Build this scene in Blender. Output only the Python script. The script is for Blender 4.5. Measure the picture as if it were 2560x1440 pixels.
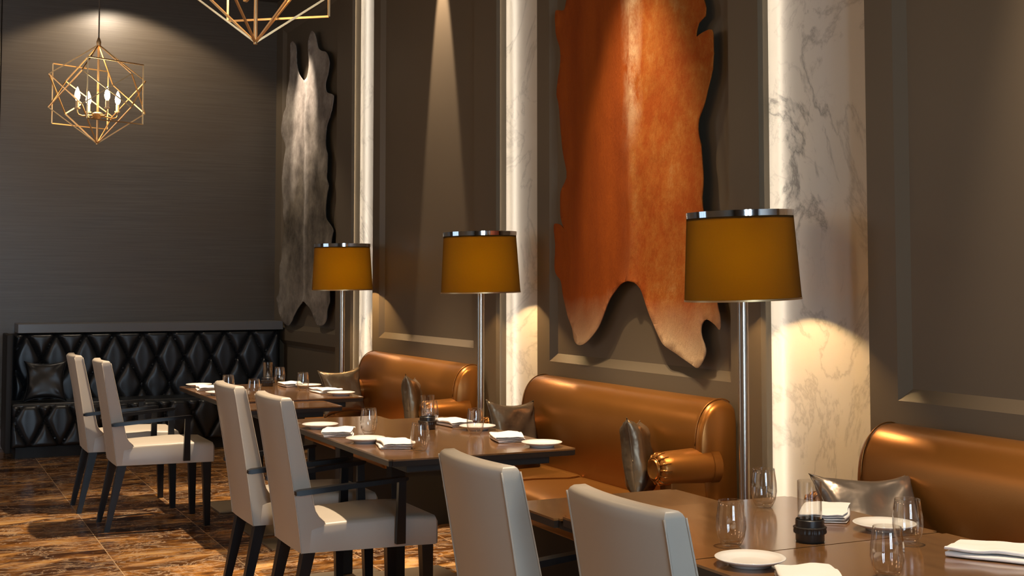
import bpy, bmesh, math, random
from mathutils import Vector, Matrix, noise
from mathutils.geometry import delaunay_2d_cdt
random.seed(7)
S = bpy.context.scene
for o in list(bpy.data.objects):
    bpy.data.objects.remove(o, do_unlink=True)
COL = S.collection
PI = math.pi

# ---------------------------------------------------------------- camera
CAM_H = 1.40
cd = bpy.data.cameras.new('camera'); cam = bpy.data.objects.new('camera', cd); COL.objects.link(cam)
cd.sensor_fit = 'HORIZONTAL'; cd.sensor_width = 36.0
cd.lens = 3166.6 / 2560 * 36.0
cd.shift_x = 0.0
cd.shift_y = (538.9 - 720) / 2560.0
cd.clip_start = 0.05; cd.clip_end = 60
YAW, PITCH = 0.44663, 0.05505
cam.location = (0, 0, CAM_H)
cam.rotation_euler = (PI/2 + PITCH, 0, -YAW)
S.camera = cam

# ---------------------------------------------------------------- view, world, large lights
S.view_settings.view_transform = 'Standard'; S.view_settings.look = 'None'
S.view_settings.gamma = 1.0; S.view_settings.use_curve_mapping = False
S.view_settings.exposure = 0.0
S.cycles.max_bounces = 10; S.cycles.transparent_max_bounces = 10
S.cycles.caustics_reflective = False; S.cycles.caustics_refractive = False
S.cycles.sample_clamp_indirect = 4.0
w = bpy.data.worlds.new('world'); S.world = w; w.use_nodes = True
w.node_tree.nodes['Background'].inputs[0].default_value = (0.05, 0.042, 0.034, 1)
w.node_tree.nodes['Background'].inputs[1].default_value = 0.4

WARM = (1.0, 0.72, 0.42); NEUT = (1.0, 0.79, 0.56); AMBER = (1.0, 0.55, 0.20)
def spot(name, loc, tgt, watts, deg, blend=0.5, radius=0.03, col=NEUT):
    d = bpy.data.lights.new(name, 'SPOT'); d.energy = watts; d.spot_size = math.radians(deg)
    d.spot_blend = blend; d.shadow_soft_size = radius; d.color = col
    o = bpy.data.objects.new(name, d); COL.objects.link(o); o.location = loc
    o.rotation_euler = (Vector(tgt) - Vector(loc)).to_track_quat('-Z', 'Y').to_euler()
    return o
# spots over the tables
spot('table_spot', (2.05, 7.60, 3.95), (1.9, 7.5, 0.7), 950, 54, 0.5, 0.03, NEUT)
spot('table_spot', (2.10, 5.05, 3.95), (1.95, 5.05, 0.7), 850, 52, 0.5, 0.03, NEUT)
spot('table_spot', (2.15, 2.60, 3.95), (2.1, 2.65, 0.7), 520, 42, 0.6, 0.03, NEUT)
# wall spots over the bays
spot('wall_spot', (3.03, 7.72, 4.05), (3.15, 7.70, 2.2), 760, 22, 0.4, 0.02, (1, .78, .58))
spot('wall_spot', (2.25, 5.15, 4.0), (3.15, 5.12, 1.75), 400, 34, 0.9, 0.03, (1, .75, .48))
spot('wall_spot', (2.35, 10.6, 4.0), (3.15, 10.75, 2.9), 290, 36, 0.9, 0.03, (1, .84, .70))
spot('wall_spot', (2.70, 2.55, 4.0), (3.15, 2.50, 1.6), 420, 34, 0.9, 0.03, (1, .78, .58))
spot('wall_wash', (1.65, 11.05, 4.05), (1.65, 11.60, 1.9), 95, 125, 0.25, 0.03, (1, .82, .62))
# added soft fill from the left, standing for the unseen rest of the room
for x, y in ((-3.2, 1.0), (-3.2, 4.5), (-3.0, 8.2)):
    d = bpy.data.lights.new('room_light', 'POINT'); d.energy = 62; d.color = (1, .69, .45); d.shadow_soft_size = .45
    o = bpy.data.objects.new('room_light', d); COL.objects.link(o); o.location = (x, y, 2.9)
# added warm fill from overhead, for the floor and chair backs
for x, y, e in ((0.0, 4.4, 25), (-1.2, 3.0, 90), (-0.8, 9.4, 50), (0.1, 0.6, 60)):
    spot('aisle_downlight', (x, y, 4.0), (x, y, 0), e, 95, 0.9, 0.05, (1, .70, .42))

# ---------------------------------------------------------------- materials
def lin(r, g, b):
    f = lambda c: (c/255/12.92) if c/255 <= 0.04045 else ((c/255+0.055)/1.055)**2.4
    return (f(r), f(g), f(b), 1)
class M:
    def __init__(s, name):
        s.m = bpy.data.materials.new(name); s.m.use_nodes = True
        s.nt = s.m.node_tree; s.b = s.nt.nodes['Principled BSDF']; s.n = s.nt.nodes; s.l = s.nt.links
    def set(s, col=None, rough=None, metal=None, **k):
        if col is not None: s.b.inputs['Base Color'].default_value = col if len(col) == 4 else (*col, 1)
        if rough is not None: s.b.inputs['Roughness'].default_value = rough
        if metal is not None: s.b.inputs['Metallic'].default_value = metal
        for a, v in k.items(): s.b.inputs[a].default_value = v
        return s
    def coord(s, scale=(1, 1, 1), rot=(0, 0, 0), kind='Object'):
        tc = s.n.new('ShaderNodeTexCoord'); mp = s.n.new('ShaderNodeMapping')
        mp.inputs['Scale'].default_value = scale; mp.inputs['Rotation'].default_value = rot
        s.l.new(tc.outputs[kind], mp.inputs[0]); return mp.outputs[0]
    def noise(s, vec, scale=5, detail=4, rough=.5, dist=0):
        t = s.n.new('ShaderNodeTexNoise'); t.inputs['Scale'].default_value = scale
        t.inputs['Detail'].default_value = detail; t.inputs['Roughness'].default_value = rough
        t.inputs['Distortion'].default_value = dist
        s.l.new(vec, t.inputs['Vector']); return t.outputs[0]
    def ramp(s, fac, stops, interp='LINEAR'):
        r = s.n.new('ShaderNodeValToRGB'); r.color_ramp.interpolation = interp
        e = r.color_ramp.elements
        while len(e) > 1: e.remove(e[0])
        e[0].position, e[0].color = stops[0][0], stops[0][1]
        for p_, c in stops[1:]:
            q = e.new(p_); q.color = c
        s.l.new(fac, r.inputs[0]); return r.outputs[0]
    def mix(s, fac, a, b, mode='MIX'):
        x = s.n.new('ShaderNodeMix'); x.data_type = 'RGBA'; x.blend_type = mode
        for sock, v in ((x.inputs[0], fac), (x.inputs[6], a), (x.inputs[7], b)):
            if hasattr(v, 'is_linked'): s.l.new(v, sock)
            else: sock.default_value = v
        return x.outputs[2]
    def math(s, op, a, b=0.0):
        x = s.n.new('ShaderNodeMath'); x.operation = op
        for sock, v in ((x.inputs[0], a), (x.inputs[1], b)):
            if hasattr(v, 'is_linked'): s.l.new(v, sock)
            else: sock.default_value = v
        return x.outputs[0]
    def sep(s, vec):
        x = s.n.new('ShaderNodeSeparateXYZ'); s.l.new(vec, x.inputs[0]); return x.outputs
    def base(s, sock): s.l.new(sock, s.b.inputs['Base Color']); return s
    def bump(s, h, strength=.2, dist=.01):
        x = s.n.new('ShaderNodeBump'); x.inputs['Strength'].default_value = strength
        x.inputs['Distance'].default_value = dist
        s.l.new(h, x.inputs['Height']); s.l.new(x.outputs[0], s.b.inputs['Normal']); return s
def g(v): return (v, v, v, 1)

def leather(name, dark, light, rough=.36, scale=260, bump=.12):
    m = M(name).set(rough=rough)
    c = m.coord()
    m.base(m.mix(m.noise(c, 3.0, 3), dark, light))
    m.bump(m.noise(c, scale, 2), bump, .001)
    m.b.inputs['Coat Weight'].default_value = 0.10; m.b.inputs['Coat Roughness'].default_value = 0.30
    return m.m
MAT = {}
MAT['tan_leather'] = leather('tan_leather', (.26, .098, .015, 1), (.33, .132, .024, 1), .33)
MAT['tan_leather'].node_tree.nodes['Principled BSDF'].inputs['Metallic'].default_value = .68
MAT['cream_leather'] = leather('cream_leather', (.49, .43, .355, 1), (.54, .475, .39, 1), .42, 300)
MAT['black_leather'] = leather('black_leather', (.010, .012, .014, 1), (.020, .022, .025, 1), .38)
MAT['plain_wall'] = M('taupe_paint').set((.095, .078, .058), .55).m
m = M('taupe_panel').set(rough=.48); c = m.coord(); m.base(m.mix(m.noise(c, 1.3, 2), (.118, .090, .056, 1), (.138, .105, .067, 1))); m.bump(m.noise(c, 180, 2), .05, .001); MAT['panel'] = m.m
m = M('woven_wallcovering').set(rough=.38); c = m.coord((1.2, 1.2, 60)); f = m.noise(c, 1.5, 6, .6)
c2 = m.coord((.7, .7, 1.6)); f2 = m.noise(c2, 1.2, 3)
m.base(m.mix(f2, m.ramp(f, [(.3, (.062, .053, .043, 1)), (.7, (.125, .106, .083, 1))]), (.095, .066, .038, 1)))
m.bump(f, .15, .003); MAT['back_wall'] = m.m
MAT['ceiling'] = M('ceiling_paint').set((.10, .085, .07), .8).m
MAT['black_wood'] = M('black_wood').set((.006, .006, .007), .30, **{'Specular IOR Level': .35}).m
MAT['matte_black'] = M('matte_black').set((.008, .007, .006), .6).m
m = M('dark_oak_top').set(rough=.20, **{'Coat Weight': 1.0, 'Coat Roughness': .12}); c = m.coord((6, .8, 6)); f = m.noise(c, 6, 6, .6)
m.base(m.ramp(f, [(.3, (.17, .078, .024, 1)), (.7, (.24, .115, .038, 1))])); m.bump(f, .03, .001); MAT['table_top'] = m.m
MAT['table_edge'] = M('table_edge').set((.020, .012, .007), .35).m
MAT['base_metal'] = M('brushed_dark_metal').set((.30, .24, .17), .42, .8).m
# white marble with grey veins
m = M('white_marble').set(rough=.28); c = m.coord((1, 1, .8), (.3, .2, .5))
n1 = m.noise(c, 1.5, 9, .62, 1.5); v = m.math('ABSOLUTE', m.math('SUBTRACT', n1, .5))
n2 = m.noise(c, 4.5, 8, .6, 1.2); v2 = m.math('ABSOLUTE', m.math('SUBTRACT', n2, .5))
patch = m.noise(c, 1.0, 3, .5)
col = m.ramp(v, [(0, (.24, .22, .205, 1)), (.008, (.40, .38, .35, 1)), (.030, (.64, .605, .55, 1)), (.2, (.68, .645, .585, 1))])
col2 = m.ramp(v2, [(0, (.45, .42, .39, 1)), (.02, (.64, .60, .55, 1)), (.1, (.68, .645, .585, 1))])
m.base(m.mix(m.ramp(patch, [(.48, g(0)), (.60, g(1))]), m.mix(.42, (.68, .645, .585, 1), col), m.mix(.55, col, col2, 'DARKEN')))
MAT['marble'] = m.m
# brown emperador floor tiles, .58 m
m = M('brown_marble_tiles').set(rough=.16)
tc = m.n.new('ShaderNodeTexCoord'); sp = m.sep(tc.outputs['Object'])
TS = .58
fx = m.math('MULTIPLY', m.math('ADD', sp[0], 10 * TS - .99 + .0), 1 / TS); fy = m.math('MULTIPLY', m.math('ADD', sp[1], 20 * TS - 7.08), 1 / TS)
ix = m.math('FLOOR', fx); iy = m.math('FLOOR', fy)
cx_ = m.n.new('ShaderNodeCombineXYZ'); m.l.new(m.math('MULTIPLY', ix, 7.31), cx_.inputs[0]); m.l.new(m.math('MULTIPLY', iy, 3.77), cx_.inputs[1])
ad = m.n.new('ShaderNodeVectorMath'); ad.operation = 'ADD'; m.l.new(tc.outputs['Object'], ad.inputs[0]); m.l.new(cx_.outputs[0], ad.inputs[1])
mp = m.n.new('ShaderNodeMapping'); mp.inputs['Scale'].default_value = (.8, 1.5, 1); mp.inputs['Rotation'].default_value = (0, 0, .25); m.l.new(ad.outputs[0], mp.inputs[0])
na = m.noise(mp.outputs[0], 2.7, 12, .64, 1.2); nb = m.noise(mp.outputs[0], 4.0, 10, .66, 1.8)
va = m.math('ABSOLUTE', m.math('SUBTRACT', nb, .5))
body = m.ramp(na, [(.34, (.030, .010, .003, 1)), (.48, (.11, .042, .010, 1)), (.57, (.32, .135, .030, 1)), (.66, (.60, .34, .12, 1))])
vein = m.ramp(va, [(0, (.62, .43, .22, 1)), (.008, (.40, .22, .09, 1)), (.022, (.5, .5, .5, 1))])
veinf = m.ramp(va, [(0, g(.95)), (.012, g(.5)), (.030, g(0))])
fin = m.mix(veinf, body, vein)
gx = m.math('LESS_THAN', m.math('FRACT', fx), .008); gy = m.math('LESS_THAN', m.math('FRACT', fy), .006)
m.base(m.mix(m.math('MAXIMUM', gx, gy), fin, (.50, .34, .19, 1)))
m.l.new(m.ramp(na, [(.3, g(.10)), (.7, g(.24))]), m.b.inputs['Roughness'])
MAT['floor'] = m.m
MAT['chrome'] = M('polished_chrome').set((.85, .83, .80), .08, 1).m
MAT['nickel'] = M('brushed_nickel').set((.62, .55, .46), .28, 1).m
MAT['brass'] = M('antique_brass').set((.62, .42, .21), .38, .8).m
MAT['cord'] = M('dark_cord').set((.05, .04, .03), .6).m
MAT['porcelain'] = M('white_porcelain').set((.80, .77, .72), .12).m
m = M('white_linen').set((.82, .79, .75), .85); m.bump(m.noise(m.coord(), 500, 2), .25, .001); MAT['linen'] = m.m
m = M('clear_glass'); lw = m.n.new('ShaderNodeLayerWeight'); lw.inputs['Blend'].default_value = .5
tr = m.n.new('ShaderNodeBsdfTransparent'); tr.inputs[0].default_value = (.99, .988, .98, 1); gl = m.n.new('ShaderNodeBsdfGlossy'); gl.inputs['Roughness'].default_value = .015
mx = m.n.new('ShaderNodeMixShader'); m.l.new(m.math('ADD', m.math('MULTIPLY', m.math('POWER', lw.outputs['Facing'], 2.6), .85), .07), mx.inputs[0]); m.l.new(tr.outputs[0], mx.inputs[1]); m.l.new(gl.outputs[0], mx.inputs[2])
m.l.new(mx.outputs[0], m.nt.nodes['Material Output'].inputs[0]); MAT['glass'] = m.m
MAT['candle_base'] = M('black_ceramic').set((.018, .015, .013), .38).m
MAT['wax'] = M('ivory_wax').set((.75, .68, .55), .5).m
MAT['rail'] = M('grey_stone_rail').set((.16, .155, .15), .28).m
MAT['skirting'] = M('pale_stone_skirting').set((.30, .28, .27), .35).m
MAT['porcelain_holder'] = M('candle_sleeve').set((.75, .60, .38), .4).m
m = M('bronze_foil_leather').set((.17, .125, .080), .34, .7); c = m.coord(); m.bump(m.noise(c, 11, 3, .5), .45, .02); MAT['bronze'] = m.m
m = M('pewter_foil_leather').set((.26, .21, .165), .34, .75); c = m.coord(); m.bump(m.noise(c, 8, 3, .5), .35, .02); MAT['pewter'] = m.m
# lamp shade: translucent amber fabric
m = M('amber_shade'); nt = m.nt; out = nt.nodes['Material Output']
tr = m.n.new('ShaderNodeBsdfTranslucent'); tr.inputs[0].default_value = (.80, .56, .03, 1)
df = m.n.new('ShaderNodeBsdfDiffuse'); df.inputs[0].default_value = (.06, .038, .016, 1)
mx = m.n.new('ShaderNodeMixShader'); lw = m.n.new('ShaderNodeLayerWeight'); lw.inputs['Blend'].default_value = .5
# woven fabric lets less light through at a slant
m.l.new(m.math('ADD', m.math('MULTIPLY', m.math('POWER', m.math('SUBTRACT', 1.0, lw.outputs['Facing']), 1.8), .62), .03), mx.inputs[0])
m.l.new(df.outputs[0], mx.inputs[1]); m.l.new(tr.outputs[0], mx.inputs[2]); m.l.new(mx.outputs[0], out.inputs[0]); MAT['shade'] = m.m
def emis(name, col, st):
    m = M(name); m.set((0, 0, 0, 1)); m.b.inputs['Emission Color'].default_value = (*col, 1); m.b.inputs['Emission Strength'].default_value = st; return m.m
MAT['bulb'] = emis('lit_bulb', (1, .70, .30), 30)
MAT['led'] = emis('led_strip', (1, .86, .68), 15)
MAT['window_side'] = emis('side_daylight_pane', (.55, .76, 1.0), 1.4)  # cool glow of the added pane on the left wall
MAT['window'] = emis('daylight_pane', (.60, .80, 1.0), 25)
# hides
m = M('russet_cowhide').set(rough=.75, **{'Specular IOR Level': .18}); c = m.coord(); sp = m.sep(c)
wob = m.math('MULTIPLY', m.math('SUBTRACT', m.noise(m.coord((1, 3, 3)), 1.6, 4), .5), .10)
yy = m.math('ADD', sp[1], wob)
cst = m.mix(m.noise(m.coord((1, 5, 1.6)), 2.0, 6, .6), (.16, .024, .002, 1), (.42, .095, .006, 1))
blot = m.ramp(m.noise(m.coord((1, 3.0, 4.5)), 3.4, 12, .78), [(.42, (.34, .070, .006, 1)), (.56, (.42, .14, .022, 1)), (.70, (.52, .26, .085, 1))])
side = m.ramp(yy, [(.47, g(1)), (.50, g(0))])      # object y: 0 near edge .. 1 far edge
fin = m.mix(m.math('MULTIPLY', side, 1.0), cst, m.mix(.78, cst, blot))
spine = m.ramp(m.math('ABSOLUTE', m.math('SUBTRACT', yy, .485)), [(0, g(1)), (.035, g(.55)), (.07, g(0))])
zsp = m.ramp(sp[2], [(.42, g(.05)), (.55, g(.9))])
fin = m.mix(m.math('MULTIPLY', m.math('MULTIPLY', spine, zsp), m.ramp(m.noise(m.coord((1, 3, 3)), 5, 6, .7), [(.35, g(0)), (.6, g(1))])), fin, (.74, .52, .30, 1))
tip = m.ramp(m.math('ADD', sp[2], m.math('MULTIPLY', m.math('SUBTRACT', m.noise(c, 5, 4), .5), .10)), [(.03, g(.85)), (.13, g(0))])
fin = m.mix(tip, fin, (.60, .42, .24, 1))
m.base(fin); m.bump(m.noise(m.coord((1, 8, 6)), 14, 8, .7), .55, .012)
MAT['russet'] = m.m
m = M('grey_cowhide').set(rough=.75, **{'Specular IOR Level': .25}); c = m.coord(); sp = m.sep(c)
n_ = m.noise(m.coord((1, 1.7, 3.2)), 2.4, 9, .66)
pale = m.ramp(n_, [(.30, (.10, .085, .070, 1)), (.50, (.30, .26, .22, 1)), (.68, (.52, .47, .40, 1))])
dark = m.ramp(n_, [(.35, (.028, .022, .016, 1)), (.65, (.17, .14, .10, 1))])
zf = m.math('ADD', sp[2], m.math('MULTIPLY', m.math('SUBTRACT', m.noise(m.coord((1, 1.5, 3)), 1.8, 5), .5), .6))
fin = m.mix(m.ramp(zf, [(.05, g(.25)), (.22, g(.75)), (.45, g(1)), (.66, g(0))]), pale, dark)
spine = m.ramp(m.math('ABSOLUTE', m.math('SUBTRACT', sp[1], .485)), [(0, g(.7)), (.02, g(.25)), (.05, g(0))])
m.base(m.mix(m.math('MULTIPLY', spine, n_), fin, (.66, .60, .52, 1))); m.bump(m.noise(m.coord((1, 9, 3)), 16, 7, .7), .4, .010); MAT['greyhide'] = m.m

# ---------------------------------------------------------------- mesh helpers
def link(name, bm, mat, parent=None, smooth=None, loc=None):
    bmesh.ops.recalc_face_normals(bm, faces=bm.faces)
    me = bpy.data.meshes.new(name); bm.to_mesh(me); bm.free()
    if mat: me.materials.append(MAT[mat] if isinstance(mat, str) else mat)
    if smooth is not None:
        for p_ in me.polygons: p_.use_smooth = True
        if smooth < 180:
            me.set_sharp_from_angle(angle=math.radians(smooth))
    o = bpy.data.objects.new(name, me); COL.objects.link(o)
    if parent: o.parent = parent
    if loc: o.location = loc
    return o
def empty(name, loc=(0, 0, 0), rz=0):
    o = bpy.data.objects.new(name, None); COL.objects.link(o); o.location = loc; o.rotation_euler = (0, 0, rz)
    o.empty_display_size = .1; return o
def tag(o, label, cat, group=None, kind=None):
    if label: o['label'] = label
    if cat: o['category'] = cat
    if group: o['group'] = group
    if kind: o['kind'] = kind
    return o
def box(bm, x0, x1, y0, y1, z0, z1, bev=0, seg=2):
    r = bmesh.ops.create_cube(bm, size=1)
    vs = r['verts']
    for v in vs: v.co = Vector(((x0+x1)/2 + v.co.x*(x1-x0), (y0+y1)/2 + v.co.y*(y1-y0), (z0+z1)/2 + v.co.z*(z1-z0)))
    if bev:
        es = list({e for v in vs for e in v.link_edges})
        bmesh.ops.bevel(bm, geom=es, offset=bev, segments=seg, affect='EDGES', profile=.6)
    return bm
def nbox(*a, **k): return box(bmesh.new(), *a, **k)
def loft(bm, rings, closed=True, cap=True):
    R = [[bm.verts.new(p_) for p_ in r] for r in rings]; n = len(R[0])
    for a, b in zip(R, R[1:]):
        for i in range(n if closed else n-1):
            j = (i+1) % n; bm.faces.new((a[i], a[j], b[j], b[i]))
    if cap:
        bm.faces.new(R[0][::-1]); bm.faces.new(R[-1])
    return R
def lathe(bm, prof, seg=32, c=(0, 0, 0)):
    rings = [[(c[0]+r*math.cos(2*PI*i/seg), c[1]+r*math.sin(2*PI*i/seg), c[2]+z) for i in range(seg)] for r, z in prof if r > 0]
    R = loft(bm, rings, True, False)
    for end, rr in ((0, R[0]), (-1, R[-1])):
        r, z = prof[end]
        if r <= 0:
            v = bm.verts.new((c[0], c[1], c[2]+z))
            for i in range(seg):
                j = (i+1) % seg
                bm.faces.new((rr[i], rr[j], v) if end else (rr[j], rr[i], v))
    return bm
def tube(bm, pts, r, seg=8, closed=False, square=False, cap=True):
    pts = [Vector(p_) for p_ in pts]; n = len(pts); rings = []
    up = Vector((0, 0, 1))
    for i, p_ in enumerate(pts):
        if closed: t = (pts[(i+1) % n] - pts[i-1])
        else: t = pts[min(i+1, n-1)] - pts[max(i-1, 0)]
        t.normalize()
        a = t.cross(up)
        if a.length < .05: a = t.cross(Vector((1, 0, 0)))
        a.normalize(); b = t.cross(a)
        rr = r[i] if isinstance(r, (list, tuple)) else r
        ks = [(math.cos(PI/4+PI/2*k)*1.414*rr, math.sin(PI/4+PI/2*k)*1.414*rr) for k in range(4)] if square else [(math.cos(2*PI*k/seg)*rr, math.sin(2*PI*k/seg)*rr) for k in range(seg)]
        rings.append([p_ + a*u + b*v for u, v in ks])
    if closed: rings.append(rings[0])
    if closed:
        R = [[bm.verts.new(q) for q in rg] for rg in rings[:-1]]; R.append(R[0]); m_ = len(R[0])
        for a, b in zip(R, R[1:]):
            for i in range(m_): bm.faces.new((a[i], a[(i+1) % m_], b[(i+1) % m_], b[i]))
    else: loft(bm, rings, True, cap)
    return bm
def copy_tree(o, parent=None):
    c_ = o.copy(); COL.objects.link(c_)
    if parent: c_.parent = parent
    for ch in list(o.children): copy_tree(ch, c_)
    return c_
def structure(o, label=None):
    o['kind'] = 'structure'
    if label: o['label'] = label
    return o

# ---------------------------------------------------------------- room shell
YB, XW, ZC = 11.77, 3.15, 4.1
structure(link('floor', nbox(-5, 3.45, -4.2, YB+.1, -.1, 0), 'floor'), 'polished brown marble floor laid in square tiles')
structure(link('ceiling', nbox(-5, 3.45, -4.2, YB+.1, ZC, ZC+.1), 'ceiling'), 'dark high ceiling of the dining room')
bm = bmesh.new(); xs = [-5, .71, 3.45]
for a, b in zip(xs, xs[1:]): box(bm, a+.003, b-.003, YB, YB+.1, 0, ZC, .004, 1)
structure(link('wall_back', bm, 'back_wall'), 'dark grey-brown fabric-covered end wall with vertical seams')
structure(link('wall_right', nbox(3.30, 3.45, -4.2, YB, 0, ZC), 'plain_wall'), 'taupe side wall behind the panelled bays')
structure(link('wall_left', nbox(-5.1, -5, -4.2, YB, 0, ZC), 'plain_wall'), 'far left wall of the room')
bm = bmesh.new()   # wall behind the camera with two tall window openings
for a in ((-5, -.7, 0, ZC), (.0, .5, 0, ZC), (1.2, 3.45, 0, ZC), (-.7, 0, 0, .6), (-.7, 0, 3.3, ZC), (.5, 1.2, 0, .6), (.5, 1.2, 3.3, ZC)):
    box(bm, a[0], a[1], -4.2, -4.05, a[2], a[3])
structure(link('wall_front', bm, 'plain_wall'), 'wall behind the viewer with two tall windows')
for i, (a, b) in enumerate(((-.7, 0), (.5, 1.2))):
    o = structure(link('window_%d' % (i+1), nbox(a, b, -4.16, -4.15, .6, 3.3), 'window'), ('left', 'right')[i] + ' tall daylight window behind the viewer')
    bm = bmesh.new()
    for q in ((a, a+.04, .6, 3.3), (b-.04, b, .6, 3.3), (a, b, .6, .64), (a, b, 3.26, 3.3), (a, b, 1.9, 1.94)):
        box(bm, q[0], q[1], -4.14, -4.08, q[2], q[3])
    link('window_frame', bm, 'matte_black', o)
o = structure(link('window_3', nbox(-4.985, -4.975, 6.9, 10.3, .7, 3.1), 'window_side'), 'wide daylight window in the left side wall')  # added glowing pane, cool fill for the end wall, framed like a window
bm = bmesh.new()
for y in (6.88, 7.99, 9.12, 10.28): box(bm, -4.99, -4.93, y-.03, y+.03, .66, 3.14)
for z in (.68, 3.12): box(bm, -4.99, -4.93, 6.85, 10.31, z-.03, z+.03)
link('window_frame', bm, 'matte_black', o)  # frame around the added fill pane
structure(link('baseboard_back', nbox(-5, .80, YB-.03, YB, 0, .17, .006), 'skirting'), 'pale stone skirting left of the tufted banquette')

def bay(n, y0, y1, zl, iy0, iy1, label):
    """panelled bay: frame plane at XW, one tall recess over one low recess, deeper cove at its near end"""
    bm = bmesh.new(); d, wv = .03, .042
    yz = [y0, iy0, iy1, y1]; z = [0, .22, zl-.10, zl, 3.80, ZC]
    def q(*ps):
        bm.faces.new([bm.verts.new(p_) for p_ in ps])
    def rect(a, b, c_, e): q((XW, a, c_), (XW, b, c_), (XW, b, e), (XW, a, e))
    for k in range(5):
        rect(yz[0], yz[1], z[k], z[k+1]); rect(yz[2], yz[3], z[k], z[k+1])
        if k in (0, 2, 4): rect(yz[1], yz[2], z[k], z[k+1])
        else:
            a, b, c_, e = yz[1], yz[2], z[k], z[k+1]; X2 = XW+d
            o_ = [(XW, a, c_), (XW, b, c_), (XW, b, e), (XW, a, e)]
            i_ = [(X2, a+wv, c_+wv), (X2, b-wv, c_+wv), (X2, b-wv, e-wv), (X2, a+wv, e-wv)]
            for t in range(4): q(o_[t], o_[(t+1) % 4], i_[(t+1) % 4], i_[t])
            q(*i_)
    # near end: lip then return; far end: return
    q((XW, y0, 0), (XW+.025, y0, 0), (XW+.025, y0, ZC), (XW, y0, ZC))
    q((XW+.025, y0, 0), (XW+.025, y0+.05, 0), (XW+.025, y0+.05, ZC), (XW+.025, y0, ZC))
    q((XW+.025, y0+.05, 0), (3.30, y0+.05, 0), (3.30, y0+.05, ZC), (XW+.025, y0+.05, ZC))
    q((XW, y1, 0), (3.30, y1, 0), (3.30, y1, ZC), (XW, y1, ZC))
    bmesh.ops.remove_doubles(bm, verts=bm.verts, dist=.0005)
    bm.normal_update()
    for f_ in bm.faces:
        if (f_.normal.x > .3): f_.normal_flip()
    me_o = link('trim_%d' % n, bm, 'panel')
    structure(me_o, label)
    return me_o
bay(1, 9.505, YB, 1.0, 9.89, 11.56, 'taupe wall bay with recessed panels, grey hide hung on it')
bay(2, 6.795, 8.989, 1.017, 7.122, 8.842, 'taupe wall bay with an empty recessed panel, spotlit from above')
bay(3, 4.231, 6.254, .992, 4.44, 6.108, 'taupe wall bay with recessed panels, russet hide hung on it')
bay(4, .6, 3.588, .997, 1.0, 3.445, 'taupe wall bay with an empty recessed panel at the right edge')
XM = 3.24
for n, a, b, t in ((5, 8.989, 9.555, 'narrow white marble slab between the grey hide bay and the empty bay'),
                   (6, 6.254, 6.845, 'white marble slab left of the russet hide'),
                   (7, 3.588, 4.281, 'wide white veined marble slab right of the russet hide')):
    structure(link('trim_%d' % n, nbox(XM, 3.30, a, b, 0, ZC), 'marble'), t)
for y, t in ((9.555, 'thin light strip hidden beside the narrow marble slab'), (6.845, 'thin light strip hidden beside the marble slab left of the russet hide'),
             (4.281, 'thin light strip hidden beside the wide marble slab')):
    o = link('led_strip', nbox(3.176, 3.189, y-.008, y, .02, ZC-.02), 'led'); tag(o, t, 'light strip', 'light strips in the wall coves')

# ---------------------------------------------------------------- wall hides
def hide(name, pts, X, mat, label):
    """pts: (y, z) outline; interior filled with a jittered grid, waved and thickened"""
    Y = [p_[0] for p_ in pts]; Zs = [p_[1] for p_ in pts]
    y0, y1, z0, z1 = min(Y), max(Y), min(Zs), max(Zs)
    # resample the outline with Catmull-Rom for smooth edges
    out = []; n = len(pts)
    for i in range(n):
        p0, p1, p2, p3 = (Vector(pts[(i+k) % n]) for k in (-1, 0, 1, 2))
        for t in (0, .33, .66):
            out.append(.5*((2*p1) + (p2-p0)*t + (2*p0-5*p1+4*p2-p3)*t*t + (3*p1-p0-3*p2+p3)*t**3))
    verts = list(out); e = [(i, (i+1) % len(out)) for i in range(len(out))]
    s = .035; yy = y0
    while yy < y1:
        zz = z0
        while zz < z1:
            verts.append(Vector((yy+random.uniform(-.3, .3)*s, zz+random.uniform(-.3, .3)*s))); zz += s
        yy += s
    vo, eo, fo, *_ = delaunay_2d_cdt(verts, e, [list(range(len(out)))], 1, 1e-5)
    # drop faces outside: type 1 keeps inside only
    bm = bmesh.new(); W_ = y1-y0; Hh = z1-z0
    def edge_d(p_): return min((p_-q).length for q in out)
    fr = []; bk = []
    for p_ in vo:
        u = (p_.x-y0)/W_; sp_ = abs(u-.485)
        d = edge_d(p_)
        wv = .010*noise.noise(Vector((p_.x*3, p_.y*3, 1))) + .004*noise.noise(Vector((p_.x*11, p_.y*9, 4)))
        lift = .018*math.exp(-d/.03) * (.6+.8*noise.noise(Vector((p_.x*5, p_.y*5, 9))))
        ridge = .012*math.exp(-(sp_*W_/.02)**2)
        x = X + wv - max(lift, 0) - ridge
        fr.append(bm.verts.new((x, p_.x, p_.y))); bk.append(bm.verts.new((x+.006, p_.x, p_.y)))
    ed = {}
    for f_ in fo:
        bm.faces.new([fr[i] for i in f_]); bm.faces.new([bk[i] for i in f_][::-1])
        for i in range(len(f_)):
            a, b = f_[i], f_[(i+1) % len(f_)]; k = (min(a, b), max(a, b)); ed[k] = ed.get(k, 0)+1
    for (a, b), c_ in ed.items():
        if c_ == 1: bm.faces.new((fr[a], fr[b], bk[b], bk[a]))
    # object space: y 0..1 from near edge to far edge scaled by width, so pattern follows the hide
    M_ = Matrix.Diagonal((1, 1/W_, 1/Hh, 1)) @ Matrix.Translation((0, -y0, -z0))
    bm.transform(M_)
    o = link(name, bm, mat, None, 180); o.location = (0, y0, z0); o.scale = (1, W_, Hh)
    tag(o, label, 'cowhide'); return o
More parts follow.
